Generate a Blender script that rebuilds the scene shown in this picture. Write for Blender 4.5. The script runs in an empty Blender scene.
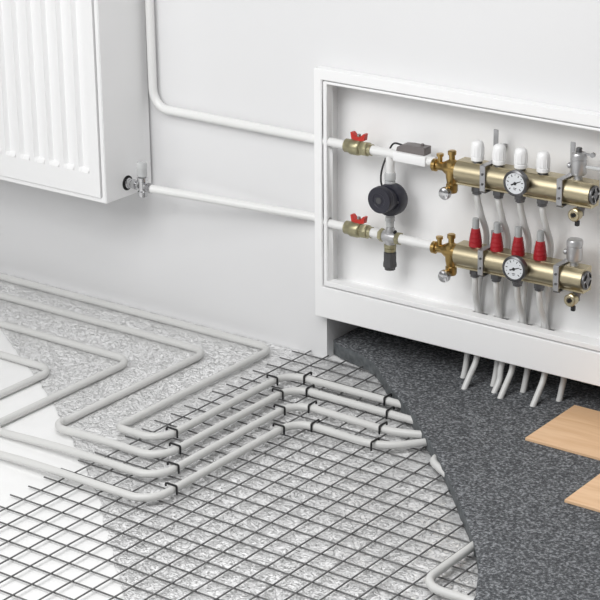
import bpy, bmesh, math, random
import numpy as np
from mathutils import Vector, Matrix
random.seed(7)
scn = bpy.context.scene
COL = scn.collection
PI = math.pi

# ------------------------------------------------------------ camera
FPX = 1998.26
cam_d = bpy.data.cameras.new('camera'); cam = bpy.data.objects.new('camera', cam_d); COL.objects.link(cam)
yaw, pitch = 0.6102, 0.3629
fw = Vector((-math.sin(yaw)*math.cos(pitch), math.cos(yaw)*math.cos(pitch), -math.sin(pitch)))
rt = Vector((math.cos(yaw), math.sin(yaw), 0)); upv = rt.cross(fw)
cam.matrix_world = Matrix(((rt.x, upv.x, -fw.x, 2.4497), (rt.y, upv.y, -fw.y, -2.3917), (rt.z, upv.z, -fw.z, 1.6908), (0, 0, 0, 1)))
cam_d.sensor_width = 36; cam_d.lens = FPX/600*36
cam_d.shift_x = (300-349.11)/600; cam_d.shift_y = (318.34-300)/600
cam_d.clip_end = 100
scn.camera = cam

# ------------------------------------------------------------ world, lights, exposure
w = bpy.data.worlds.new('world'); scn.world = w; w.use_nodes = True
w.node_tree.nodes['Background'].inputs[0].default_value = (1.0, 1.0, 1.0, 1)
w.node_tree.nodes['Background'].inputs[1].default_value = 0.20
def area(name, loc, target, size, power, col=(1, 1, 1)):
    l = bpy.data.lights.new(name, 'AREA'); l.energy = power; l.size = size; l.color = col
    o = bpy.data.objects.new(name, l); COL.objects.link(o); o.location = loc
    o.rotation_euler = (Vector(target)-Vector(loc)).to_track_quat('-Z', 'Y').to_euler()
area('softbox_key', (-1.7, -2.3, 1.8), (0.3, 0.9, 0.3), 1.6, 16)
area('softbox_ceiling', (0.55, -0.65, 2.1), (0.55, -0.55, 0.0), 1.5, 38)
area('softbox_front', (-0.5, -2.8, 2.9), (0.2, 0.9, 0.3), 1.8, 72)
scn.view_settings.view_transform = 'Standard'; scn.view_settings.look = 'None'
scn.view_settings.gamma = 1; scn.view_settings.use_curve_mapping = False
scn.view_settings.exposure = -0.11

# ------------------------------------------------------------ materials
MAT = {}
def mat(name, col, rough=0.5, metal=0.0, bump=None, var=None, spec=0.5, coat=0.0, trans=0.0):
    """var=(scale, amount): noise colour variation; bump=(scale, strength, distance)"""
    m = bpy.data.materials.new(name); m.use_nodes = True; nt = m.node_tree
    b = nt.nodes['Principled BSDF']
    b.inputs['Base Color'].default_value = (*col, 1); b.inputs['Roughness'].default_value = rough
    b.inputs['Metallic'].default_value = metal; b.inputs['Specular IOR Level'].default_value = spec
    b.inputs['Coat Weight'].default_value = coat; b.inputs['Transmission Weight'].default_value = trans
    tc = nt.nodes.new('ShaderNodeTexCoord')
    if var:
        n = nt.nodes.new('ShaderNodeTexNoise'); n.inputs['Scale'].default_value = var[0]; n.inputs['Detail'].default_value = 5
        nt.links.new(tc.outputs['Object'], n.inputs['Vector'])
        r = nt.nodes.new('ShaderNodeValToRGB')
        r.color_ramp.elements[0].position = 0.3; r.color_ramp.elements[1].position = 0.7
        r.color_ramp.elements[0].color = (*[c*(1-var[1]) for c in col], 1)
        r.color_ramp.elements[1].color = (*[min(1, c*(1+var[1])) for c in col], 1)
        nt.links.new(n.outputs['Fac'], r.inputs['Fac']); nt.links.new(r.outputs['Color'], b.inputs['Base Color'])
    if bump:
        n2 = nt.nodes.new('ShaderNodeTexNoise'); n2.inputs['Scale'].default_value = bump[0]; n2.inputs['Detail'].default_value = 4
        nt.links.new(tc.outputs['Object'], n2.inputs['Vector'])
        bp = nt.nodes.new('ShaderNodeBump'); bp.inputs['Strength'].default_value = bump[1]; bp.inputs['Distance'].default_value = bump[2]
        nt.links.new(n2.outputs['Fac'], bp.inputs['Height']); nt.links.new(bp.outputs['Normal'], b.inputs['Normal'])
    MAT[name] = m
    return m
mat('wall_paint', (0.77, 0.77, 0.775), 0.75, bump=(60, 0.05, 0.002), var=(1.5, 0.012))
mat('white_lacquer', (0.90, 0.90, 0.90), 0.35, var=(3, 0.01))
mat('radiator_white', (0.87, 0.87, 0.87), 0.4, var=(3, 0.01))
mat('pipe_white', (0.81, 0.81, 0.80), 0.28, var=(5, 0.015))
mat('pipe_floor', (0.64, 0.64, 0.625), 0.38, var=(8, 0.03))
mat('hose_white', (0.66, 0.66, 0.65), 0.35, var=(10, 0.03))
mat('board', (0.84, 0.84, 0.835), 0.7, bump=(150, 0.15, 0.001), var=(12, 0.02))
mat('steel_wire', (0.15, 0.15, 0.15), 0.5, 0.35, var=(30, 0.25))
mat('black_plastic', (0.012, 0.012, 0.013), 0.4, var=(20, 0.2))
mat('dark_plastic', (0.07, 0.07, 0.073), 0.5, bump=(300, 0.2, 0.001), var=(20, 0.15))
mat('navy_plastic', (0.022, 0.022, 0.034), 0.42, var=(15, 0.15))
mat('grey_plastic', (0.17, 0.152, 0.148), 0.45, var=(15, 0.08))
mat('clear_grey', (0.55, 0.56, 0.56), 0.25, var=(30, 0.08))
mat('white_plastic', (0.90, 0.90, 0.90), 0.3, var=(10, 0.01))
mat('red_plastic', (0.36, 0.015, 0.022), 0.38, var=(20, 0.12))
mat('red_handle', (0.52, 0.022, 0.012), 0.35, var=(20, 0.1))
mat('champagne_brass', (0.52, 0.455, 0.31), 0.36, 1.0, var=(8, 0.05))
mat('raw_brass', (0.43, 0.29, 0.11), 0.29, 1.0, var=(40, 0.2))
mat('olive_brass', (0.40, 0.37, 0.235), 0.36, 0.7, var=(40, 0.12))
mat('chrome', (0.62, 0.62, 0.63), 0.2, 1.0, var=(30, 0.06))
mat('satin_steel', (0.44, 0.44, 0.45), 0.36, 0.9, var=(40, 0.1))
mat('dark_steel', (0.16, 0.16, 0.165), 0.35, 0.85, var=(40, 0.15))
mat('screed_edge', (0.12, 0.13, 0.136), 0.75, bump=(120, 0.35, 0.003), var=(60, 0.3), spec=0.3)
mat('meter_glass', (0.36, 0.37, 0.37), 0.25, var=(30, 0.08))
mat('silver', (0.52, 0.52, 0.525), 0.32, 0.6, var=(30, 0.06))
mat('dial', (0.70, 0.72, 0.74), 0.4, var=(20, 0.02))
mat('hole_black', (0.01, 0.01, 0.01), 0.8)

def node(nt, t, **kw):
    n = nt.nodes.new(t)
    for k, v in kw.items(): n.inputs[k].default_value = v
    return n
def foil_material():
    m = mat('foil', (1.0, 1.0, 1.0), 0.15, 0.27); nt = m.node_tree; L = nt.links.new
    b = nt.nodes['Principled BSDF']; tc = node(nt, 'ShaderNodeTexCoord')
    def math_(op, a, v=None, c=None):
        q = nt.nodes.new('ShaderNodeMath'); q.operation = op; L(a, q.inputs[0])
        if v is not None: q.inputs[1].default_value = v
        if c is not None: L(c, q.inputs[2])
        return q.outputs[0]
    def crease(scale, dist, width, rot, sy):
        mp = nt.nodes.new('ShaderNodeMapping'); mp.inputs['Scale'].default_value = (1.0, sy, 1.0); mp.inputs['Rotation'].default_value = (0, 0, rot)
        L(tc.outputs['Object'], mp.inputs[0])
        n = node(nt, 'ShaderNodeTexNoise', Scale=scale, Detail=1.5, Distortion=dist); L(mp.outputs[0], n.inputs['Vector'])
        a = math_('ABSOLUTE', math_('SUBTRACT', n.outputs['Fac'], 0.5))
        r = nt.nodes.new('ShaderNodeMapRange'); r.interpolation_type = 'SMOOTHSTEP'; r.inputs['From Max'].default_value = width; L(a, r.inputs['Value'])
        return r.outputs[0]
    h = crease(27, 1.6, 0.018, 0.4, 2.0)
    h = math_('MULTIPLY_ADD', crease(38, 2.0, 0.020, -0.8, 1.8), 0.8, h)
    h = math_('MULTIPLY_ADD', crease(60, 1.8, 0.020, 1.3, 1.6), 0.6, h)
    bp = node(nt, 'ShaderNodeBump', Strength=1.0, Distance=0.0046); L(h, bp.inputs['Height'])
    L(bp.outputs['Normal'], b.inputs['Normal'])
foil_material()
def screed_material():
    m = mat('screed', (0.1, 0.105, 0.115), 0.8, spec=0.3); nt = m.node_tree; L = nt.links.new
    b = nt.nodes['Principled BSDF']; tc = node(nt, 'ShaderNodeTexCoord')
    n = node(nt, 'ShaderNodeTexNoise', Scale=185, Detail=4, Roughness=0.62); L(tc.outputs['Object'], n.inputs['Vector'])
    r = nt.nodes.new('ShaderNodeValToRGB'); e = r.color_ramp.elements
    e[0].position = 0.36; e[0].color = (0.040, 0.043, 0.048, 1); e[1].position = 0.64; e[1].color = (0.30, 0.312, 0.328, 1)
    k = e.new(0.52); k.color = (0.115, 0.12, 0.127, 1)
    L(n.outputs['Fac'], r.inputs['Fac'])
    v = nt.nodes.new('ShaderNodeTexVoronoi'); v.inputs['Scale'].default_value = 62; L(tc.outputs['Object'], v.inputs['Vector'])
    pr = nt.nodes.new('ShaderNodeMapRange'); pr.inputs['From Min'].default_value = 0.06; pr.inputs['From Max'].default_value = 0.16; L(v.outputs['Distance'], pr.inputs['Value'])
    mx_ = nt.nodes.new('ShaderNodeMix'); mx_.data_type = 'RGBA'; mx_.inputs['A'].default_value = (0.03, 0.031, 0.034, 1)
    L(pr.outputs[0], mx_.inputs['Factor']); L(r.outputs['Color'], mx_.inputs['B']); L(mx_.outputs['Result'], b.inputs['Base Color'])
    bp = node(nt, 'ShaderNodeBump', Strength=0.7, Distance=0.004); L(n.outputs['Fac'], bp.inputs['Height']); L(bp.outputs['Normal'], b.inputs['Normal'])
screed_material()
def wood_material():
    m = mat('laminate', (0.6, 0.4, 0.22), 0.45); nt = m.node_tree; L = nt.links.new
    b = nt.nodes['Principled BSDF']; tc = node(nt, 'ShaderNodeTexCoord')
    mp = nt.nodes.new('ShaderNodeMapping'); mp.inputs['Scale'].default_value = (2.2, 26, 10); L(tc.outputs['Object'], mp.inputs[0])
    n = node(nt, 'ShaderNodeTexNoise', Scale=2.0, Detail=6, Distortion=0.9); L(mp.outputs[0], n.inputs['Vector'])
    r = nt.nodes.new('ShaderNodeValToRGB'); e = r.color_ramp.elements
    e[0].position = 0.25; e[0].color = (0.72, 0.44, 0.235, 1); e[1].position = 0.7; e[1].color = (0.86, 0.585, 0.36, 1)
    L(n.outputs['Fac'], r.inputs['Fac']); L(r.outputs['Color'], b.inputs['Base Color'])
wood_material()

# ------------------------------------------------------------ mesh helpers (world coordinates)
class MB:
    def __init__(s): s.v = []; s.f = []
    def add(s, vs, fs):
        o = len(s.v); s.v += [tuple(p) for p in vs]; s.f += [tuple(i+o for i in f) for f in fs]; return s
    def bm(s, bm):
        bm.verts.ensure_lookup_table(); bm.verts.index_update()
        r = s.add([v.co[:] for v in bm.verts], [[v.index for v in f.verts] for f in bm.faces]); bm.free(); return r
    def box(s, x0, x1, y0, y1, z0, z1, bev=0.0, seg=2):
        b = bmesh.new(); bmesh.ops.create_cube(b, size=1)
        for v in b.verts: v.co = ((x0+x1)/2+v.co.x*(x1-x0), (y0+y1)/2+v.co.y*(y1-y0), (z0+z1)/2+v.co.z*(z1-z0))
        if bev: bmesh.ops.bevel(b, geom=b.edges[:], offset=bev, segments=seg, affect='EDGES', profile=0.5)
        return s.bm(b)
    def lathe(s, prof, org, axis=(0, 0, 1), seg=24, rot=0.0):
        """prof: [(radius, height)...] along axis; seg=6 gives a hexagon nut"""
        ax = Vector(axis).normalized(); q = Vector((0, 0, 1)).rotation_difference(ax); org = Vector(org)
        vs, fs, rings = [], [], []
        for r, h in prof:
            if r < 1e-6: rings.append([len(vs)]); vs.append(org+q@Vector((0, 0, h)))
            else:
                rings.append(list(range(len(vs), len(vs)+seg)))
                vs += [org+q@Vector((r*math.cos(rot+2*PI*k/seg), r*math.sin(rot+2*PI*k/seg), h)) for k in range(seg)]
        for a, b in zip(rings, rings[1:]):
            for k in range(seg):
                k2 = (k+1) % seg
                if len(a) == 1 and len(b) == 1: continue
                if len(a) == 1: fs.append((a[0], b[k2], b[k]))
                elif len(b) == 1: fs.append((a[k], a[k2], b[0]))
                else: fs.append((a[k], a[k2], b[k2], b[k]))
        if len(rings[0]) > 1: fs.append(tuple(reversed(rings[0])))
        if len(rings[-1]) > 1: fs.append(tuple(rings[-1]))
        return s.add(vs, fs)
    def tube(s, path, r, seg=14):
        P = [Vector(p) for p in path]; vs, fs = [], []
        t0 = (P[1]-P[0]).normalized(); n = t0.orthogonal().normalized(); prev = t0
        for i, p in enumerate(P):
            t = (P[min(i+1, len(P)-1)]-P[max(i-1, 0)]).normalized()
            n = prev.rotation_difference(t)@n; n = (n-t*n.dot(t)).normalized(); prev = t; b = t.cross(n)
            vs += [p+r*(math.cos(2*PI*k/seg)*n+math.sin(2*PI*k/seg)*b) for k in range(seg)]
        for i in range(len(P)-1):
            for k in range(seg):
                k2 = (k+1) % seg; fs.append((i*seg+k, i*seg+k2, (i+1)*seg+k2, (i+1)*seg+k))
        fs.append(tuple(reversed(range(seg)))); fs.append(tuple(range((len(P)-1)*seg, len(P)*seg)))
        return s.add(vs, fs)
    def ring(s, ox0, ox1, oz0, oz1, ix0, ix1, iz0, iz1, y0, y1, bev=0.0):
        b = bmesh.new(); V = []
        for y in (y0, y1):
            for (a0, a1, c0, c1) in ((ox0, ox1, oz0, oz1), (ix0, ix1, iz0, iz1)):
                V.append([b.verts.new(q) for q in ((a0, y, c0), (a1, y, c0), (a1, y, c1), (a0, y, c1))])
        fo, fi, bo, bi = V
        for k in range(4):
            j = (k+1) % 4
            for q in ((fo[k], fo[j], fi[j], fi[k]), (bo[j], bo[k], bi[k], bi[j]), (fo[j], fo[k], bo[k], bo[j]), (fi[k], fi[j], bi[j], bi[k])): b.faces.new(q)
        bmesh.ops.recalc_face_normals(b, faces=b.faces[:])
        if bev:
            es = [e for e in b.edges if e.calc_face_angle(0) > 0.5]
            bmesh.ops.bevel(b, geom=es, offset=bev, segments=2, affect='EDGES')
        return s.bm(b)
    def prism(s, poly, y0, y1):
        """polygon in (x,z) extruded along y"""
        n = len(poly); vs = [(x, y0, z) for x, z in poly]+[(x, y1, z) for x, z in poly]
        fs = [tuple(range(n)), tuple(reversed(range(n, 2*n)))]+[(k, n+k, n+(k+1) % n, (k+1) % n) for k in range(n)]
        return s.add(vs, fs)
    def build(s, name, m, parent=None, ang=35, recalc=True):
        me = bpy.data.meshes.new(name)
        v = np.array(s.v, dtype=float)
        root = parent
        while root is not None and root.parent is not None: root = root.parent
        if root is None: off = np.array([(v[:, 0].min()+v[:, 0].max())/2, (v[:, 1].min()+v[:, 1].max())/2, v[:, 2].min()])
        else: off = np.array(root.location) 
        me.from_pydata((v-off).tolist(), [], s.f)
        if recalc:
            b = bmesh.new(); b.from_mesh(me); bmesh.ops.recalc_face_normals(b, faces=b.faces[:]); b.to_mesh(me); b.free()
        me.materials.append(MAT[m])
        me.polygons.foreach_set('use_smooth', [True]*len(me.polygons)); me.set_sharp_from_angle(angle=math.radians(ang))
        o = bpy.data.objects.new(name, me); COL.objects.link(o)
        if root is None: o.location = off
        else: o.parent = parent
        return o
def thing(name, loc, label, cat, group=None):
    o = bpy.data.objects.new(name, None); COL.objects.link(o); o.location = loc; o.empty_display_size = 0.02
    return tag(o, label, cat, group)
def tag(o, label, cat, group=None):
    o['label'] = label; o['category'] = cat
    if group: o['group'] = group
    return o
def fillet(pts, rad, n=8):
    P = [Vector(p) for p in pts]; out = [P[0]]
    for i in range(1, len(P)-1):
        a = (P[i-1]-P[i]); b = (P[i+1]-P[i]); la, lb = a.length, b.length; a.normalize(); b.normalize()
        ang = a.angle(b)
        if ang > PI-0.02: out.append(P[i]); continue
        r = rad[i-1] if isinstance(rad, (list, tuple)) else rad
        d = min(r/math.tan(ang/2), la*0.49, lb*0.49); rr = d*math.tan(ang/2)
        c = P[i]+(a+b).normalized()*(rr/math.sin(ang/2)); v0 = P[i]+a*d-c; v1 = P[i]+b*d-c; th = v0.angle(v1); ax = v0.cross(v1).normalized()
        for k in range(n+1): out.append(c+Matrix.Rotation(th*k/n, 3, ax)@v0)
    out.append(P[-1]); return out
def smooth(pts, n=8):
    """Catmull-Rom through the points"""
    P = [Vector((*p, 0)) if len(p) == 2 else Vector(p) for p in pts]; P = [2*P[0]-P[1]]+P+[2*P[-1]-P[-2]]; out = []
    for i in range(1, len(P)-2):
        for k in range(n):
            t = k/n; a, b, c, d = P[i-1:i+3]
            out.append(0.5*((2*b)+(c-a)*t+(2*a-5*b+4*c-d)*t*t+(3*b-a-3*c+d)*t**3))
    out.append(P[-2]); return out

# ------------------------------------------------------------ the setting: wall with a niche, floor
W = 1.033
NX0, NX1, NZ, ND = -0.006, 0.900, 0.655, 1.26          # niche opening behind the cabinet
m = MB()
X0, X1, ZB, ZT = -3.0, 3.0, -0.02, 2.6
def quad(m, *p): m.add(p, [(0, 1, 2, 3)])
quad(m, (X0, W, ZB), (NX0, W, ZB), (NX0, W, ZT), (X0, W, ZT))
quad(m, (NX0, W, NZ), (NX1, W, NZ), (NX1, W, ZT), (NX0, W, ZT))
quad(m, (NX1, W, ZB), (X1, W, ZB), (X1, W, ZT), (NX1, W, ZT))
quad(m, (NX0, W, ZB), (NX0, ND, ZB), (NX0, ND, NZ), (NX0, W, NZ))
quad(m, (NX1, ND, ZB), (NX1, W, ZB), (NX1, W, NZ), (NX1, ND, NZ))
quad(m, (NX0, W, NZ), (NX0, ND, NZ), (NX1, ND, NZ), (NX1, W, NZ))
quad(m, (NX0, ND, ZB), (NX1, ND, ZB), (NX1, ND, NZ), (NX0, ND, NZ))
quad(m, (X0, W+.26, ZB), (X1, W+.26, ZB), (X1, W+.26, ZT), (X0, W+.26, ZT))
wl = m.build('wall_back', 'wall_paint', recalc=False); wl['kind'] = 'structure'
fl = MB().box(-3, 3, -4, ND, -0.06, -0.0074).build('floor', 'board'); fl['kind'] = 'structure'

# ------------------------------------------------------------ crumpled foil
rng = np.random.default_rng(3)
def vnoise(x, y, scale):
    u = x*scale+50; v = y*scale+50; N = 512; tab = vnoise.tab
    i = np.floor(u).astype(int); j = np.floor(v).astype(int); f = u-i; g = v-j
    f = f*f*(3-2*f); g = g*g*(3-2*g); q = lambda a, b: tab[a % N, b % N]
    return (q(i, j)*(1-f)+q(i+1, j)*f)*(1-g)+(q(i, j+1)*(1-f)+q(i+1, j+1)*f)*g
vnoise.tab = rng.random((512, 512))
edge = [(1.031, -1.1), (0.7264, -0.7218), (0.6534, -0.6053), (0.5473, -0.4358), (0.4323, -0.2656), (0.352, -0.1576), (0.1968, 0.0459), (0.0385, 0.2209), (-0.0589, 0.3275), (-0.50, 0.82)]
ey = np.array([e[0] for e in edge])[::-1]; ex = np.array([e[1] for e in edge])[::-1]
NR, NC = 620, 700
yy = np.linspace(-0.50, 1.031, NR)
xl = np.interp(yy, ey, ex)+0.007*(vnoise(yy, yy*0, 40)-.5)+0.006*(vnoise(yy, yy*0+3, 110)-.5)
tt = np.linspace(0, 1, NC)
GX = xl[:, None]+(1.25-xl[:, None])*tt[None, :]; GY = np.repeat(yy[:, None], NC, 1)
wx = GX+0.03*vnoise(GX+7, GY, 12); wy = GY+0.03*vnoise(GX, GY+9, 12)
def fold(a, b, sc, w): return np.clip(np.abs(2*vnoise(a, b, sc)-1)/w, 0, 1)
hh = 0.45*fold(wx, wy*1.6, 26, 0.55)+0.35*fold(wx*0.8+wy*0.6+3, 1.5*(wy*0.8-wx*0.6), 44, 0.45)+0.20*fold(wx*0.3-wy*0.95+5, 1.4*(wy*0.3+wx*0.95), 80, 0.5)
GZ = -0.0065+0.0012*hh
vs = np.stack([GX, GY, GZ], -1).reshape(-1, 3); idx = np.arange(NR*NC).reshape(NR, NC)
q = np.stack([idx[:-1, :-1], idx[:-1, 1:], idx[1:, 1:], idx[1:, :-1]], -1).reshape(-1, 4)
m = MB(); m.v = vs.tolist(); m.f = q.tolist()
fo = m.build('foil_sheet', 'foil', ang=180, recalc=False)
tag(fo, 'crumpled silver reflective foil sheet lying under the steel mesh and pipes', 'foil')

# ------------------------------------------------------------ welded steel mesh: every bar a part
DX, DY = 0.05, 0.04827
mesh_t = thing('steel_mesh', (0.3, 0.3, -0.0035), 'dark welded steel wire mesh laid over the foil', 'wire mesh')
for j in range(-10, 22):
    MB().tube([(-0.090+random.uniform(-.003, .003), j*DY, -0.0015), (1.22, j*DY, -0.0015)], 0.0016, 8).build('bar', 'steel_wire', mesh_t)
for i in range(-1, 25):
    MB().tube([(i*DX, -0.50, 0.0024), (i*DX, 1.0315, 0.0024)], 0.0016, 8).build('bar', 'steel_wire', mesh_t)

# ------------------------------------------------------------ concrete screed with its curved free edge
ce = smooth([(-0.0055, 1.058), (0.03, 1.041), (0.10, 1.022), (0.155, 0.993), (0.20, 0.953), (0.258, 0.903), (0.344, 0.835), (0.452, 0.738), (0.557, 0.637), (0.677, 0.509), (0.758, 0.420), (0.835, 0.318), (0.900, 0.195), (0.94, 0.04), (0.95, -0.2), (0.95, -0.6)], 10)
H = 0.0305
outline = [Vector((q.x, q.y)) for q in ce]
m = MB(); n = len(outline)
levels = [(0.002, -0.0042), (0.000, 0.010), (-0.001, 0.020), (-0.002, 0.0292), (0.000, H)]
far = (2.0, -0.6), (2.0, 1.0325), (NX1-.002, 1.0325), (NX1-.002, ND-.002), (NX0+.0005, ND-.002)
vs = []
for off, z in levels:
    for i, p in enumerate(outline):
        t = (outline[min(i+1, n-1)]-outline[max(i-1, 0)]).normalized(); nn = Vector((-t.y, t.x))
        jit = random.uniform(-.0012, .0012)
        pt = p+nn*(off+jit); pt.x = max(pt.x, NX0+.0005)
        if i == 0: pt = Vector((NX0+.0005, p.y))
        vs.append((pt.x, pt.y, z+(random.uniform(-.0008, .0008) if 0 < z < H else 0)))
    for a in far: vs.append((a[0], a[1], z))
k = n+len(far); fs = []
for l in range(len(levels)-1):
    for i in range(k): fs.append((l*k+i, l*k+(i+1) % k, (l+1)*k+(i+1) % k, (l+1)*k+i))
fs.append(tuple(range(4*k, 5*k))); fs.append(tuple(reversed(range(k))))
m.add(vs, fs)
sc = m.build('concrete_screed', 'screed', ang=40)
sc.data.materials.append(MAT['screed_edge'])
for pl in sc.data.polygons:
    if abs(pl.normal.z) < 0.6: pl.material_index = 1
tag(sc, 'dark grey speckled concrete screed layer with a curved edge covering the pipes', 'screed')

# ------------------------------------------------------------ underfloor heating pipes
LO, HI, PR = 0.0036, 0.0129, 0.0082
def ramp(path):
    """lift a pipe from the bare foil onto the mesh, following where the mesh lies"""
    out = []
    for p in path:
        t = min(1, max(0, (p.x+(0.140 if p.y > 0.40 else 0.36))/(0.05 if p.y > 0.40 else 0.26))); t = t*t*(3-2*t); out.append(Vector((p.x, p.y, LO+(HI-LO)*t)))
    return out
def dense(path, step=0.02):
    out = [path[0]]
    for a, b in zip(path, path[1:]):
        k = max(1, int((b-a).length/step)); out += [a.lerp(b, (i+1)/k) for i in range(k)]
    return out
def floor_pipe(pts, rads, label):
    path = ramp(dense(fillet([(x, y, 0) for x, y in pts], rads)))
    o = MB().tube(path, PR, 16).build('heating_pipe', 'pipe_floor', ang=60)
    tag(o, label, 'pipe', 'underfloor heating pipes')
floor_pipe([(-1.6, 0.989), (-0.123, 0.989), (-0.123, 0.434), (0.003, 0.434), (0.003, 0.871), (0.36, 0.871)], [.042, .036, .05, .05, .1],
           'pale heating pipe running closest along the foot of the wall')
floor_pipe([(-1.6, 0.889), (-0.236, 0.889), (-0.236, 0.367), (0.059, 0.367), (0.059, 0.8155), (0.42, 0.8155)], [.042, .04, .05, .05, .1],
           'pale heating pipe second from the wall, turning on the foil edge')
floor_pipe([(-1.6, 0.7485), (-0.343, 0.7485), (-0.343, 0.2927), (0.114, 0.2927), (0.114, 0.748), (0.375, 0.740), (0.475, 0.790)], [.042, .04, .05, .05, .20],
           'pale heating pipe third from the wall, leaving the mesh with a slight curve')
floor_pipe([(-1.6, 0.607), (-0.449, 0.607), (-0.449, 0.204), (0.172, 0.204), (0.172, 0.673), (0.392, 0.664), (0.465, 0.754)], [.042, .04, .05, .05, .11],
           'pale heating pipe farthest from the wall, bending back towards the screed')
m = MB().tube([Vector((x, y, HI)) for x, y, _ in dense(fillet([(0.771, 0.55, 0), (0.771, 0.225, 0), (1.15, 0.225, 0)], .045))], PR, 16)
tag(m.build('heating_pipe', 'pipe_floor', ang=60), 'pale heating pipe bend coming out of the screed in the bottom corner', 'pipe', 'underfloor heating pipes')
m = MB().tube([Vector((x, y, HI)) for x, y, _ in dense(fillet([(0.62, 0.748, 0), (0.460, 0.698, 0), (0.60, 0.614, 0)], .035))], PR, 16)
tag(m.build('heating_pipe', 'pipe_floor', ang=60), 'short white glimpse of heating pipe peeping from the screed edge', 'pipe', 'underfloor heating pipes')

# black wire clips over the pipes
rows = ['first pipe from the wall', 'second pipe from the wall', 'third pipe from the wall', 'fourth pipe from the wall']
spots = ['before its left bend', 'before its far bend', 'after its far bend', 'beside the screed']
yrun = [(0.003, 0.478, 0.820), (0.059, 0.420, 0.765), (0.114, 0.348, 0.698), (0.172, 0.272, 0.618)]
xrun = [(0.871, 0.055, 0.2665), (0.8155, 0.102, 0.310), (0.7466, 0.158, 0.342), (0.671, 0.220, 0.374)]
xend = [0.871, 0.8155, 0.7415, 0.665]
def clip(x, y, along_y, label):
    a, r, top = PR+.0018, 0.0022, HI+PR+.0017
    prof = [(-a-.0075, top-.0065), (-a-.0075, top), (a, top), (a, 0.0048)]
    if along_y: pts = [(x+s, y, z) for s, z in prof]
    else: pts = [(x, y-s, z) for s, z in prof]
    m = MB().tube(fillet(pts, 0.003, 4), r, 8)
    tag(m.build('pipe_clip', 'black_plastic'), label, 'clip', 'black pipe clips')
for k in range(4):
    x, ya, yb = yrun[k]; y, xa, xb = xrun[k]
    clip(x, ya, True, f'black clip on the {rows[k]}, {spots[0]}'); clip(x, yb, True, f'black clip on the {rows[k]}, {spots[1]}')
    clip(xa, y, False, f'black clip on the {rows[k]}, {spots[2]}'); clip(xb, xend[k], False, f'black clip on the {rows[k]}, {spots[3]}')

# ------------------------------------------------------------ laminate boards on the screed
for (x0, y0, y1, lab) in ((0.632, 0.827, 1.031, 'pale brown laminate board nearest the cabinet on the screed'), (0.836, 0.6235, 0.8255, 'pale brown laminate board in front, cut off by the right edge')):
    o = MB().box(x0, x0+1.25, y0, y1, H, H+.0062, 0.0006, 1).build('laminate_board', 'laminate')
    tag(o, lab, 'floor board', 'laminate boards')

# ------------------------------------------------------------ radiator
RX, RF, RB, RZ, RT, RL = -0.505, 0.866, 1.0265, 0.3135, 0.915, -1.42
rad = thing('radiator', ((RX+RL)/2, (RF+RB)/2, RZ), 'white panel radiator with vertical ribs hung on the wall', 'radiator')
m = MB()                                          # casing: thin side, rim and back
m.ring(RL, RX, RZ, RT, RL+.012, RX-.012, RZ+.012, RT-.012, RF, RB, 0.0015)
m.build('casing', 'radiator_white', rad)
MB().box(RL+.004, RX-.004, RB-.03, RB-.01, RZ+.004, RT-.004).build('back_panel', 'radiator_white', rad)
# fluted front plate
px1, px0, pz0, pz1, py = RX-.0145, RL+.0105, RZ+.0125, RT-.0125, RF-.0035
xs = [(px0, 0)]; c = -0.566
cs = []
while c > px0+.05: cs.append(c); c -= 0.046
for c in reversed(cs): xs += [(c-.0165, 0), (c-.0105, 1), (c+.0105, 1), (c+.0165, 0)]
xs.append((px1, 0))
zs = [(pz0, 0), (0.379, 0), (0.389, 1), (RT-.076, 1), (RT-.066, 0), (pz1, 0)]
vs, fs = [], []
for z, zi in zs:
    for x, xi in xs: vs.append((x, py+(0.0105 if zi and xi else 0), z))
n = len(xs)
for a in range(len(zs)-1):
    for b in range(n-1): fs.append((a*n+b, a*n+b+1, (a+1)*n+b+1, (a+1)*n+b))
per = list(range(n))+[k*n+n-1 for k in range(1, len(zs))]+list(range((len(zs)-1)*n+n-2, (len(zs)-1)*n-1, -1))+[k*n for k in range(len(zs)-2, 0, -1)]
o = len(vs); vs += [(vs[p][0], RF+.02, vs[p][2]) for p in per]
for k in range(len(per)): fs.append((per[k], o+k, o+(k+1) % len(per), per[(k+1) % len(per)]))
MB().add(vs, fs).build('front_panel', 'radiator_white', rad, ang=20)
for xx in (-0.70, -1.25):
    MB().box(xx-.02, xx+.02, RB-.02, W-.0005, 0.5, 0.6).build('wall_bracket', 'radiator_white', rad)
HY, HZ = 0.941, 0.3455
m = MB(); m.lathe([(0.0175, 0), (0.0175, 0.0009)], (RX-.0001, HY, HZ), (1, 0, 0), 28); m.build('connection_hole', 'hole_black', rad)

# radiator valve
rv = thing('radiator_valve', (-0.46, HY, HZ-.02), 'chrome radiator valve with grey cap beside the radiator', 'valve')
MB().lathe([(0.0125, 0), (0.0125, .004), (0.0105, .006), (0.0105, .014), (0.008, .016), (0.008, .036)], (RX+.0008, HY, HZ), (1, 0, 0)).build('union', 'chrome', rv)
MB().lathe([(0.0125, 0), (0.0125, .010)], (RX+.018, HY, HZ), (1, 0, 0), 6).build('nut', 'chrome', rv)
VX = -0.4595
MB().lathe([(0.006, -.026), (0.0105, -.024), (0.0115, -.012), (0.0095, -.010), (0.0095, .012), (0.0125, .013), (0.0125, .021), (0.009, .023)], (VX, HY, HZ), (0, 0, 1)).build('body', 'chrome', rv)
MB().lathe([(0.0095, 0), (0.0115, .002), (0.0115, .018), (0.0120, .019), (0.0120, .030), (0.0105, .034), (0, .034)], (VX, HY, HZ+.023), (0, 0, 1), 20).build('cap', 'clear_grey', rv)
MB().lathe([(0.0085, 0), (0.0085, .012), (0.0118, .0125), (0.0118, .024)], (VX+.004, HY, HZ-.001), (1, 0, 0), 8).build('outlet_nut', 'chrome', rv)

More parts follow.
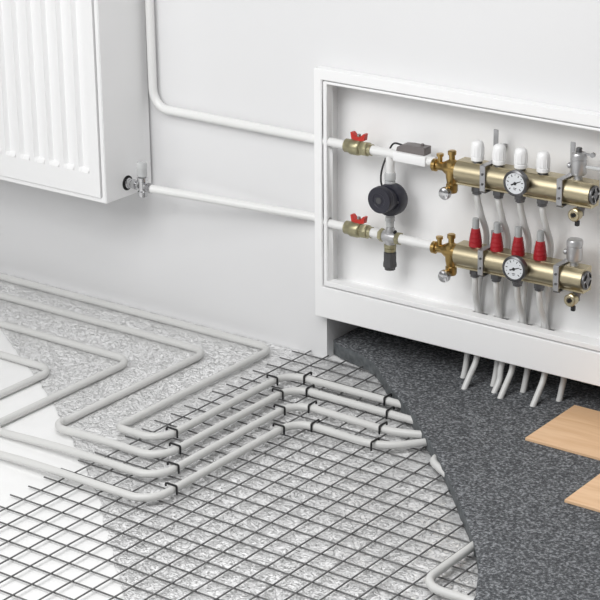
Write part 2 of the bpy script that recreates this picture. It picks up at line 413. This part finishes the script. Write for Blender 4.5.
# ------------------------------------------------------------ wall pipes
CY = 1.02
UZ, LZ = 0.5085, 0.3225
up = MB().tube(fillet([(-0.4870, CY-.002, 1.3), (-0.4840, CY-.002, 0.5115), (-0.03, CY, UZ+.0005), (0.056, CY, UZ)], [.045, .01], 10), 0.0102, 18).build('supply_pipe', 'pipe_white', ang=60)
tag(up, 'white pipe coming down beside the radiator and turning to the cabinet', 'pipe')
lp = MB().tube([(-0.434, HY, 0.3440), (-0.03, CY-.001, 0.3300), (-0.005, CY, LZ+.003), (0.015, CY, LZ), (0.056, CY, LZ)], 0.0095, 18).build('return_pipe', 'pipe_white', ang=60)
tag(lp, 'straight white pipe from the radiator valve to the cabinet', 'pipe')

# ------------------------------------------------------------ manifold cabinet
CX1 = 0.92
cab = thing('manifold_cabinet', (0.45, 1.03, 0.1026), 'white recessed wall cabinet with open frame holding the manifolds', 'cabinet')
FY = 1.007
MB().ring(-0.0204, CX1, 0.1026, 0.6706, 0.0007, CX1-.021, 0.1751, 0.6472, FY, W-.0003, 0.0016).build('frame', 'white_lacquer', cab)
MB().ring(0.0036, CX1-.0240, 0.1785, 0.6445, 0.0130, CX1-.034, 0.1900, 0.6392, FY+.0012, W-.0003, 0.0012).build('inner_lip', 'white_lacquer', cab)
MB().ring(0.0009, CX1-.0212, 0.1753, 0.6470, 0.006, CX1-.027, 0.181, 0.6415, FY+.010, FY+.020).build('groove', 'white_lacquer', cab)
BY = 1.071
bx0, bx1, bz0, bz1 = -0.0045, NX1-.003, 0.1765, 0.650
MB().box(bx0, bx1, BY, BY+.0015, bz0, bz1).build('back_panel', 'white_lacquer', cab)
for x in (bx0, bx1-.0015): MB().box(x, x+.0015, W+.0002, BY, bz0, bz1).build('side_panel', 'white_lacquer', cab)
m = MB(); xe = bx0+.0015
for hx in (0.386, 0.438, 0.4965, 0.550):
    m.box(xe, hx-.025, W+.0002, BY, bz0, bz0+.0015); m.box(hx-.025, hx+.011, BY-.0042, BY, bz0, bz0+.0015); xe = hx+.011
m.box(xe, bx1-.0015, W+.0002, BY, bz0, bz0+.0015); m.build('bottom_panel', 'white_lacquer', cab)
def bore(o, holes):
    """drill the pipe holes through a cabinet part"""
    tmp = []
    for z in holes:
        c = MB().lathe([(.0105, 0), (.0105, .10)], (-0.06, CY, z), (1, 0, 0), 24).build('drill', 'white_lacquer'); tmp.append(c)
        md = o.modifiers.new('bore', 'BOOLEAN'); md.operation = 'DIFFERENCE'; md.object = c; md.solver = 'EXACT'
    bpy.context.view_layer.update()
    me = bpy.data.meshes.new_from_object(o.evaluated_get(bpy.context.evaluated_depsgraph_get()))
    o.modifiers.clear(); o.data = me
    for c in tmp: bpy.data.objects.remove(c)
for o in [c for c in bpy.data.objects if c.parent == cab and c.name.split('.')[0] in ('frame', 'inner_lip', 'groove')]: bore(o, (UZ+.0003, LZ+.0035))
MB().box(bx0+.0015, bx1-.0015, W+.0002, BY, bz1-.0015, bz1).build('top_panel', 'white_lacquer', cab)

# ------------------------------------------------------------ ball valves
def ball_valve(z, label):
    t = thing('ball_valve', (0.085, CY, z-.015), label, 'valve', 'ball valves')
    MB().lathe([(.0115, 0), (.0150, .002), (.0150, .012), (.0165, .015), (.0178, .020), (.0178, .037), (.0160, .041), (.0130, .043)], (0.0545, CY, z), (1, 0, 0), 12).build('body', 'olive_brass', t)
    MB().lathe([(.0150, 0), (.0162, .002), (.0162, .013), (.0150, .015)], (0.0975, CY, z), (1, 0, 0), 6, .3).build('union_nut', 'olive_brass', t)
    MB().lathe([(.0150, 0), (.0150, .004), (.0125, .006), (.0125, .013)], (0.1115, CY, z), (1, 0, 0), 20).build('collar', 'olive_brass', t)
    MB().lathe([(.0075, 0), (.0075, .006), (.0045, .008), (.0045, .016)], (0.0905, CY, z+.010), (0, 0, 1), 16).build('stem', 'olive_brass', t)
    hz = z+.0185
    prof = [(-.0190, .0145), (-.0165, .000), (-.006, -.002), (.006, -.002), (.0165, .000), (.0190, .0145), (.0145, .015), (.006, .0062), (-.006, .0062), (-.0145, .015)]
    h = MB().prism([(0.0905+x, hz+zz) for x, zz in prof], CY-.006, CY+.006).build('handle', 'red_handle', t)
    MB().lathe([(.0045, 0), (.0045, .005), (.0030, .006)], (0.0905, CY, hz+.006), (0, 0, 1), 6).build('handle_nut', 'satin_steel', h)
ball_valve(UZ, 'brass ball valve with red butterfly handle on the upper pipe')
ball_valve(LZ, 'brass ball valve with red butterfly handle on the lower pipe')

# pipes inside the cabinet between valves and manifolds
tp = thing('tee_pipe', (0.20, CY, UZ-.03), 'white tee pipe in the cabinet above the pump', 'pipe')
MB().tube([(0.117, CY, UZ), (0.285, CY, UZ)], 0.0105, 18).build('run', 'pipe_white', tp, 60)
MB().lathe([(.0095, -.045), (.0095, 0)], (0.1710, CY, UZ), (0, 0, 1)).build('branch', 'pipe_white', tp)
MB().box(0.186, 0.268, CY-.0135, CY+.0125, UZ-.0105, UZ+.0105, .002).build('housing', 'white_plastic', tp)
rp = MB().tube([(0.118, CY, LZ), (0.285, CY, LZ)], 0.0105, 18).build('connecting_pipe', 'pipe_white', ang=60)
tag(rp, 'short white pipe between the mixing valve and the lower manifold', 'pipe')
# grey control box sitting on the housing
gb = thing('control_box', (0.225, CY+.008, UZ+.0106), 'small grey control box on the upper white pipe', 'control box')
b = MB(); x0, x1, z0, z1 = 0.190, 0.261, UZ+.0108, UZ+.0275
b.prism([(x0, z0), (x1, z0), (x1, z1), (x0+.030, z1), (x0+.012, z1-.002), (x0+.002, z1-.008)], CY-.006, CY+.020); b.build('case', 'grey_plastic', gb, 20)
MB().box(x1, x1+.0012, CY-.003, CY+.017, z0+.003, z1-.003).build('end_plate', 'grey_plastic', gb)
MB().lathe([(.004, 0), (.004, .003), (.0025, .0045)], (0.246, CY+.010, z1), (0, 0, 1), 14).build('screw', 'grey_plastic', gb)

# ------------------------------------------------------------ pump
PX, PZ = 0.181, 0.4085
pu = thing('circulation_pump', (PX, 1.0, PZ-.04), 'round dark navy circulation pump hanging between the two pipes', 'pump')
MB().lathe([(.024, 0), (.0335, .004), (.0355, .010), (.0355, .030), (.033, .035)], (PX-.005, 1.036, PZ), (0, -1, 0), 40).build('housing', 'navy_plastic', pu)
MB().lathe([(.024, 0), (.022, .016)], (PX, 1.001, PZ+.004), (0, -1, 0), 32).build('neck', 'navy_plastic', pu)
hd = MB().lathe([(.0215, 0), (.0270, .002), (.0292, .006), (.0292, .017), (.0280, .020), (.0150, .0206), (.0140, .0196), (.0095, .0196), (.0088, .0206), (0, .0206)], (PX-.002, 0.9855, PZ+.0105), (0, -1, 0), 40).build('motor_head', 'navy_plastic', pu, 25)
MB().lathe([(.0072, 0), (.0068, .001), (0, .001)], (PX-.002, 0.9650, PZ+.0105), (0, -1, 0), 24).build('hub_disc', 'dark_plastic', hd)
MB().lathe([(.0032, 0), (.0030, .0015), (0, .0018)], (PX+.0225, 1.001, PZ+.0020), (0, -1, 0), 14).build('button', 'satin_steel', pu)
MB().lathe([(.0118, 0), (.0118, .010), (.0095, .011), (.0095, .013), (.0122, .014), (.0122, .026), (.0105, .030)], (0.1710, CY, PZ+.0290), (0, 0, 1), 24).build('top_union', 'clear_grey', pu)
MB().lathe([(.0085, 0), (.0085, .012), (.0105, .013), (.0105, .022)], (0.1720, CY, LZ+.023), (0, 0, 1), 20).build('bottom_union', 'clear_grey', pu)
cb = MB().tube(smooth([(PX-.020, 1.008, PZ+.024), (PX-.024, 1.006, PZ+.04), (PX-.024, 1.010, PZ+.066), (PX-.024, 1.034, PZ+.098), (PX-.014, 1.040, PZ+.117), (0.192, 1.037, UZ+.018)], 8), 0.0021, 8).build('power_cable', 'black_plastic', ang=60)
tag(cb, 'thin black cable looping from the pump up to the grey box', 'cable')

# ------------------------------------------------------------ mixing valve under the pump
mv = thing('mixing_valve', (0.172, CY, LZ-.07), 'chrome mixing valve with brass nuts and dark knob under the pump', 'valve')
mx = 0.1725
MB().lathe([(.0125, -.016), (.0135, -.010), (.0135, .010), (.0125, .016)], (mx, CY, LZ), (1, 0, 0)).build('body', 'silver', mv)
MB().lathe([(.0110, -.02), (.0118, -.006), (.0118, .012), (.0085, .022)], (mx, CY, LZ), (0, 0, 1)).build('cross_body', 'silver', mv)
for s in (-1, 1):
    MB().lathe([(.0135, 0), (.0148, .0015), (.0148, .0085), (.0135, .010)], (mx+s*.0165, CY, LZ), (s, 0, 0), 6, .2).build('nut', 'olive_brass', mv)
MB().lathe([(.0115, 0), (.0135, .0015), (.0135, .0075), (.0115, .0085), (.0130, .0095), (.0130, .016), (.0110, .017)], (mx, CY, LZ-.0165), (0, 0, -1), 12).build('bottom_nut', 'olive_brass', mv)
m = MB(); m.lathe([(.0105, 0), (.0142, .002), (.0142, .022), (.0155, .028), (.0155, .033), (.0125, .036), (.0120, .0405), (0, .0405)], (mx, CY, LZ-.034), (0, 0, -1), 10); kb = m.build('knob', 'dark_plastic', mv)
MB().lathe([(.004, 0), (.003, .006)], (mx+.014, CY-.004, LZ+.012), (.6, 0, 1), 8).build('vent_screw', 'hole_black', mv)

# ------------------------------------------------------------ manifolds
BYC = 1.005
def gauge(parent, x, z, angle):
    g = MB().lathe([(.0075, 0), (.0075, .012), (.0240, .013), (.0268, .016), (.0272, .028), (.0232, .030), (.0222, .0275), (0, .0275)], (x, BYC-.017, z), (0, -1, 0), 44).build('gauge', 'dark_steel', parent, 25)
    fy = BYC-.017-.0276
    MB().lathe([(.0218, 0), (.0218, .0004)], (x, fy, z), (0, -1, 0), 40).build('dial', 'dial', g)
    tk = MB()
    for k in range(11):
        a = math.radians(-135+27*k); big = k % 2 == 0; r0, r1, hw = (.0145 if big else .0165), .0192, (.0009 if big else .0006)
        ux, uz = math.sin(a), math.cos(a); y = fy-.0006
        tk.add([(x+ux*r0-uz*hw, y, z+uz*r0+ux*hw), (x+ux*r0+uz*hw, y, z+uz*r0-ux*hw), (x+ux*r1+uz*hw, y, z+uz*r1-ux*hw), (x+ux*r1-uz*hw, y, z+uz*r1+ux*hw)], [(0, 1, 2, 3)])
    for k, wd in enumerate((.0075, .005)):
        zz = z-.0105-k*.003; tk.add([(x-wd/2, fy-.0006, zz), (x+wd/2, fy-.0006, zz), (x+wd/2, fy-.0006, zz+.0014), (x-wd/2, fy-.0006, zz+.0014)], [(0, 1, 2, 3)])
    tk.build('dial_print', 'black_plastic', g, recalc=False)
    ux, uz = math.sin(angle), math.cos(angle); y = fy-.0010; nd = MB()
    nd.add([(x-ux*.010-uz*.0016, y, z-uz*.010+ux*.0016), (x-ux*.010+uz*.0016, y, z-uz*.010-ux*.0016), (x+ux*.015+uz*.0006, y, z+uz*.015-ux*.0006), (x+ux*.015-uz*.0006, y, z+uz*.015+ux*.0006)], [(0, 1, 2, 3)])
    nd.lathe([(.0035, 0), (.003, .0012), (0, .0012)], (x, y+.0004, z), (0, -1, 0), 14)
    nd.build('needle', 'black_plastic', g, recalc=False)
    MB().lathe([(.0062, 0), (.0062, .010), (.0045, .011), (.0045, .016)], (x+.002, BYC-.027, z-.0245), (0, 0, -1), 8).build('gauge_nut', 'dark_steel', g)

OUT_X = [0.3965, 0.4483, 0.4995, 0.5515]
def manifold(upper):
    z = 0.5075 if upper else 0.3255
    x0, x1 = (0.354, 0.669) if upper else (0.356, 0.660)
    lab = 'upper brass manifold with white valve caps and a round gauge' if upper else 'lower brass manifold with red flow meters and a round gauge'
    t = thing('manifold', ((x0+x1)/2, BYC, z-.03), lab, 'manifold', 'heating manifolds')
    # barrel: round front bulge on a flat backed extruded body
    R = 0.0240; prof = []
    for k in range(17):
        a = math.radians(-68+136*k/16); prof.append((-R*math.cos(a), R*math.sin(a)))
    prof = [(0.022, -.0272), (-.0095, -.0272), (-.0105, -.0262), (-.0105, -.0232)]+prof+[(-.008, .0232), (-.008, .0245), (.022, .0245)]
    n = len(prof); vs = [(x, BYC+a, z+b) for x in (x0, x1) for a, b in prof]
    fs = [tuple(range(n)), tuple(reversed(range(n, 2*n)))]+[(k, n+k, n+(k+1) % n, (k+1) % n) for k in range(n)]
    br = MB().add(vs, fs).build('barrel', 'champagne_brass', t, 30)
    ec = MB().lathe([(.0195, 0), (.0195, .004), (.0160, .005), (.0160, .0025), (.0085, .0025), (.0085, .006), (0, .006)], (x1, BYC-.002, z), (1, 0, 0), 28).build('end_cap', 'dark_steel', t, 25)
    for s in (0, 1): MB().box(x1+.0025, x1+.0055, BYC-.002-(.0165 if s else .002), BYC-.002+(.0165 if s else .002), z-(.002 if s else .0165), z+(.002 if s else .0165)).build('end_cap_rib', 'satin_steel', ec)
    # inlet assembly on the left
    ia = MB().lathe([(.0125, 0), (.0135, .001), (.0135, .009), (.0115, .010), (.0095, .011), (.0095, .024), (.0125, .03), (.0160, .036), (.0175, .050), (.0175, .069)], (x0-.070, CY-.006, z), (1, 0, 0), 24).build('inlet_body', 'raw_brass', t, 30)
    MB().lathe([(.0105, -.052), (.0125, -.048), (.0125, -.034), (.0105, -.032), (.0130, -.018), (.0130, .014), (.0085, .018), (.0065, .020), (.0065, .029), (.0090, .030), (.0090, .0375), (.0070, .039)], (x0-.021, CY-.010, z), (0, 0, 1), 20).build('inlet_column', 'raw_brass', t, 30)
    MB().lathe([(.0052, 0), (.0052, .014), (.0078, .015), (.0078, .0205)], (x0-.053, CY-.006, z+.006), (0, 0, 1), 12).build('vent_plug', 'raw_brass', t)
    MB().lathe([(.0085, 0), (.0085, .022)], (x0-.021, CY-.016, z-.046), (0, -1, 0), 16).build('drain_spout', 'raw_brass', t)
    MB().lathe([(.0115, 0), (.0136, .002), (.0136, .008), (.0120, .0115), (.007, .0135), (0, .014)], (x0-.018, CY-.036, z-.0455), (0, -1, 0), 24).build('drain_cap', 'chrome', t)
    # valve heads and hose nuts
    for k, x in enumerate(OUT_X):
        if upper:
            b = MB().lathe([(.0105, 0), (.0105, .005)], (x, BYC+.002, z+.0235), (0, 0, 1), 20).build('valve_neck', 'dark_steel', t)
            h = MB().lathe([(.0128, 0), (.0138, .001), (.0138, .008), (.0122, .009), (.0134, .0105), (.0134, .029), (.0128, .0345), (.0112, .0385), (.0080, .0412), (.0045, .0422), (0, .0424)], (x, BYC+.002, z+.0285), (0, 0, 1), 28).build('valve_cap', 'white_plastic', t, 30)
            for q in range(12):
                a = 2*PI*q/12; MB().box(x+.0133*math.cos(a)-.0006, x+.0133*math.cos(a)+.0006, BYC+.002+.0133*math.sin(a)-.0006, BYC+.002+.0133*math.sin(a)+.0006, z+.0385, z+.057).build('grip_rib', 'white_plastic', h)
        else:
            h = MB().lathe([(.0115, 0), (.0140, .001), (.0140, .010), (.0128, .0105), (.0136, .012), (.0128, .019), (.0118, .0195), (.0124, .021), (.0112, .029), (.0102, .0295), (.0106, .031), (.0092, .0385), (.0078, .0395)], (x, BYC+.002, z+.0235), (0, 0, 1), 16).build('flow_meter', 'red_plastic', t, 25)
            MB().lathe([(.0074, 0), (.0074, .019), (.0064, .0225), (0, .023)], (x, BYC+.002, z+.0625), (0, 0, 1), 16).build('sight_glass', 'meter_glass', h)
        MB().lathe([(.0105, 0), (.0118, .001), (.0118, .010), (.0100, .012), (.0100, .016)], (x, BYC+.002, z-.0272), (0, 0, -1), 8).build('hose_nut', 'dark_steel', t)
    # brackets
    for x in (0.4262, 0.6055):
        yf = BYC-R-.0035
        b = MB().box(x-.0065, x+.0065, yf, yf+.0025, z-.0265, z+.0275, .0006, 1).build('bracket', 'satin_steel', t)
        MB().box(x-.0065, x+.0065, yf+.0025, 1.0285, z+.0258, z+.0280).build('strap', 'satin_steel', b)
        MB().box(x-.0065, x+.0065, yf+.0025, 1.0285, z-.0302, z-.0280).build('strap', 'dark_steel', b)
        hgt = .093 if upper else .058
        MB().box(x-.0055, x+.0055, 1.0285, 1.0315, z-.0305, z+hgt, .0008, 1).build('upright', 'satin_steel', b)
        MB().box(x-.0035, x+.0035, 1.0315, BY-.0015, z+.046, z+.054).build('spacer', 'satin_steel', b)
        for dz in (-.011, .010): MB().lathe([(.0028, 0), (.0028, .0018), (.002, .0024)], (x, yf, z+dz), (0, -1, 0), 6).build('bolt', 'dark_steel', b)
    t.rotation_euler = (0, -0.012, 0)
    gauge(t, 0.5138 if upper else 0.5168, z+.0090, math.radians(65 if upper else 70))
    # air vent
    ax = 0.631 if upper else 0.630
    av = MB().lathe([(.0085, 0), (.0085, .009), (.0145, .011), (.0162, .014), (.0162, .041), (.0150, .0415), (.0150, .0435), (.0170, .0445), (.0170, .052), (.0150, .056), (.0, .0585)], (ax, BYC+.004, z+.0240), (0, 0, 1), 28).build('air_vent', 'silver', t, 30)
    if upper:
        MB().lathe([(.0062, 0), (.0062, .008), (.0050, .0095), (0, .0095)], (ax, BYC+.004, z+.081), (0, 0, 1), 16).build('vent_cap', 'dark_steel', av)
        MB().box(ax+.014, ax+.030, BYC+.002, BYC+.006, z+.078, z+.081).build('lever', 'satin_steel', av)
        MB().lathe([(.005, -.003), (.005, .003)], (ax+.031, BYC+.004, z+.0795), (0, 1, 0), 14).build('lever_end', 'satin_steel', av)
        MB().tube([(ax+.014, BYC+.006, z+.052), (ax+.05, BYC+.010, z+.051), (ax+.20, BYC+.012, z+.051)], .0042, 10).build('vent_tube', 'clear_grey', av)
    MB().lathe([(.006, 0), (.006, .006), (.0045, .008)], (ax-.014, BYC, z+.052), (-1, 0, 0), 12).build('side_plug', 'satin_steel', av)
    # drain cock below the right end
    dx = ax+.005
    dc = MB().lathe([(.0085, 0), (.0085, .008), (.0070, .009), (.0070, .020)], (dx+.006, BYC-.002, z-.0272), (0, 0, -1), 10).build('drain_cock', 'dark_steel', t)
    MB().lathe([(.006, 0), (.007, .006), (.0132, .008), (.0132, .022), (.0110, .0235), (.0065, .0235), (.0065, .019), (0, .019)], (dx, BYC+.002, z-.0435), (0, -1, 0), 24).build('cock_outlet', 'champagne_brass', dc, 25)
    MB().lathe([(.0045, 0), (.0045, .005), (.0018, .005), (.0018, .0002), (0, .0002)], (dx, BYC-.0175, z-.0435), (0, -1, 0), 16).build('cock_core', 'black_plastic', dc)
    MB().box(dx+.001, dx+.010, BYC-.018, BYC-.010, z-.0665, z-.0545, .002).build('cock_handle', 'black_plastic', dc)
manifold(True); manifold(False)

# ------------------------------------------------------------ hoses from the manifolds down into the screed
HOLE_X = [0.386, 0.438, 0.4965, 0.550]
ordn = ['first', 'second', 'third', 'fourth']
back_end = [(0.354, 1.038), (0.431, 1.036), (0.5005, 1.0435), (0.5875, 1.045)]
front_end = [(0.3886, 0.987), (0.452, 1.006), (0.478, 0.988), (0.556, 0.990)]
for k, x in enumerate(OUT_X):
    z = 0.5075-.0444+(x-.5115)*.012; ex_, ey_ = back_end[k]; hx = HOLE_X[k]-.012
    p = smooth([(x, BYC+.002, z), (x+.001, BYC+.004, z-.014), (x+.003, 1.022, z-.050), (x+.002, 1.044, z-.090), (x-.003, 1.052, z-.13), (hx+.004, 1.0565, 0.25), (hx, 1.0580, 0.19), (hx, 1.0585, 0.168), (hx*.3+ex_*.7, 1.0585, 0.122), (ex_+.001, ey_+.015, 0.085), (ex_+.001, ey_+.008, 0.055), (ex_, ey_, 0.030), (ex_-.003, ey_-.006, 0.012)], 6)
    tag(MB().tube(p, .0067, 12).build('hose', 'hose_white', ang=60), f'{ordn[k]} white hose from the left under the upper manifold, passing behind', 'hose', 'manifold hoses')
    z = 0.3255-.0444+(x-.508)*.012; ex_, ey_ = front_end[k]; hx = HOLE_X[k]
    p = smooth([(x, BYC+.002, z), (x, BYC+.003, z-.014), (x*.6+hx*.4, 1.018, z-.045), (hx, 1.036, z-.075), (hx, 1.0422, 0.185), (hx, 1.0422, 0.165), (hx*.3+ex_*.7, 1.0422, 0.125), (ex_-.001, 1.0405, 0.098), (ex_, 1.030, 0.075), (ex_+.001, ey_+.018, 0.052), (ex_, ey_, 0.030), (ex_-.002, ey_-.008, 0.012)], 6)
    tag(MB().tube(p, .0067, 12).build('hose', 'hose_white', ang=60), f'{ordn[k]} white hose from the left under the lower manifold', 'hose', 'manifold hoses')
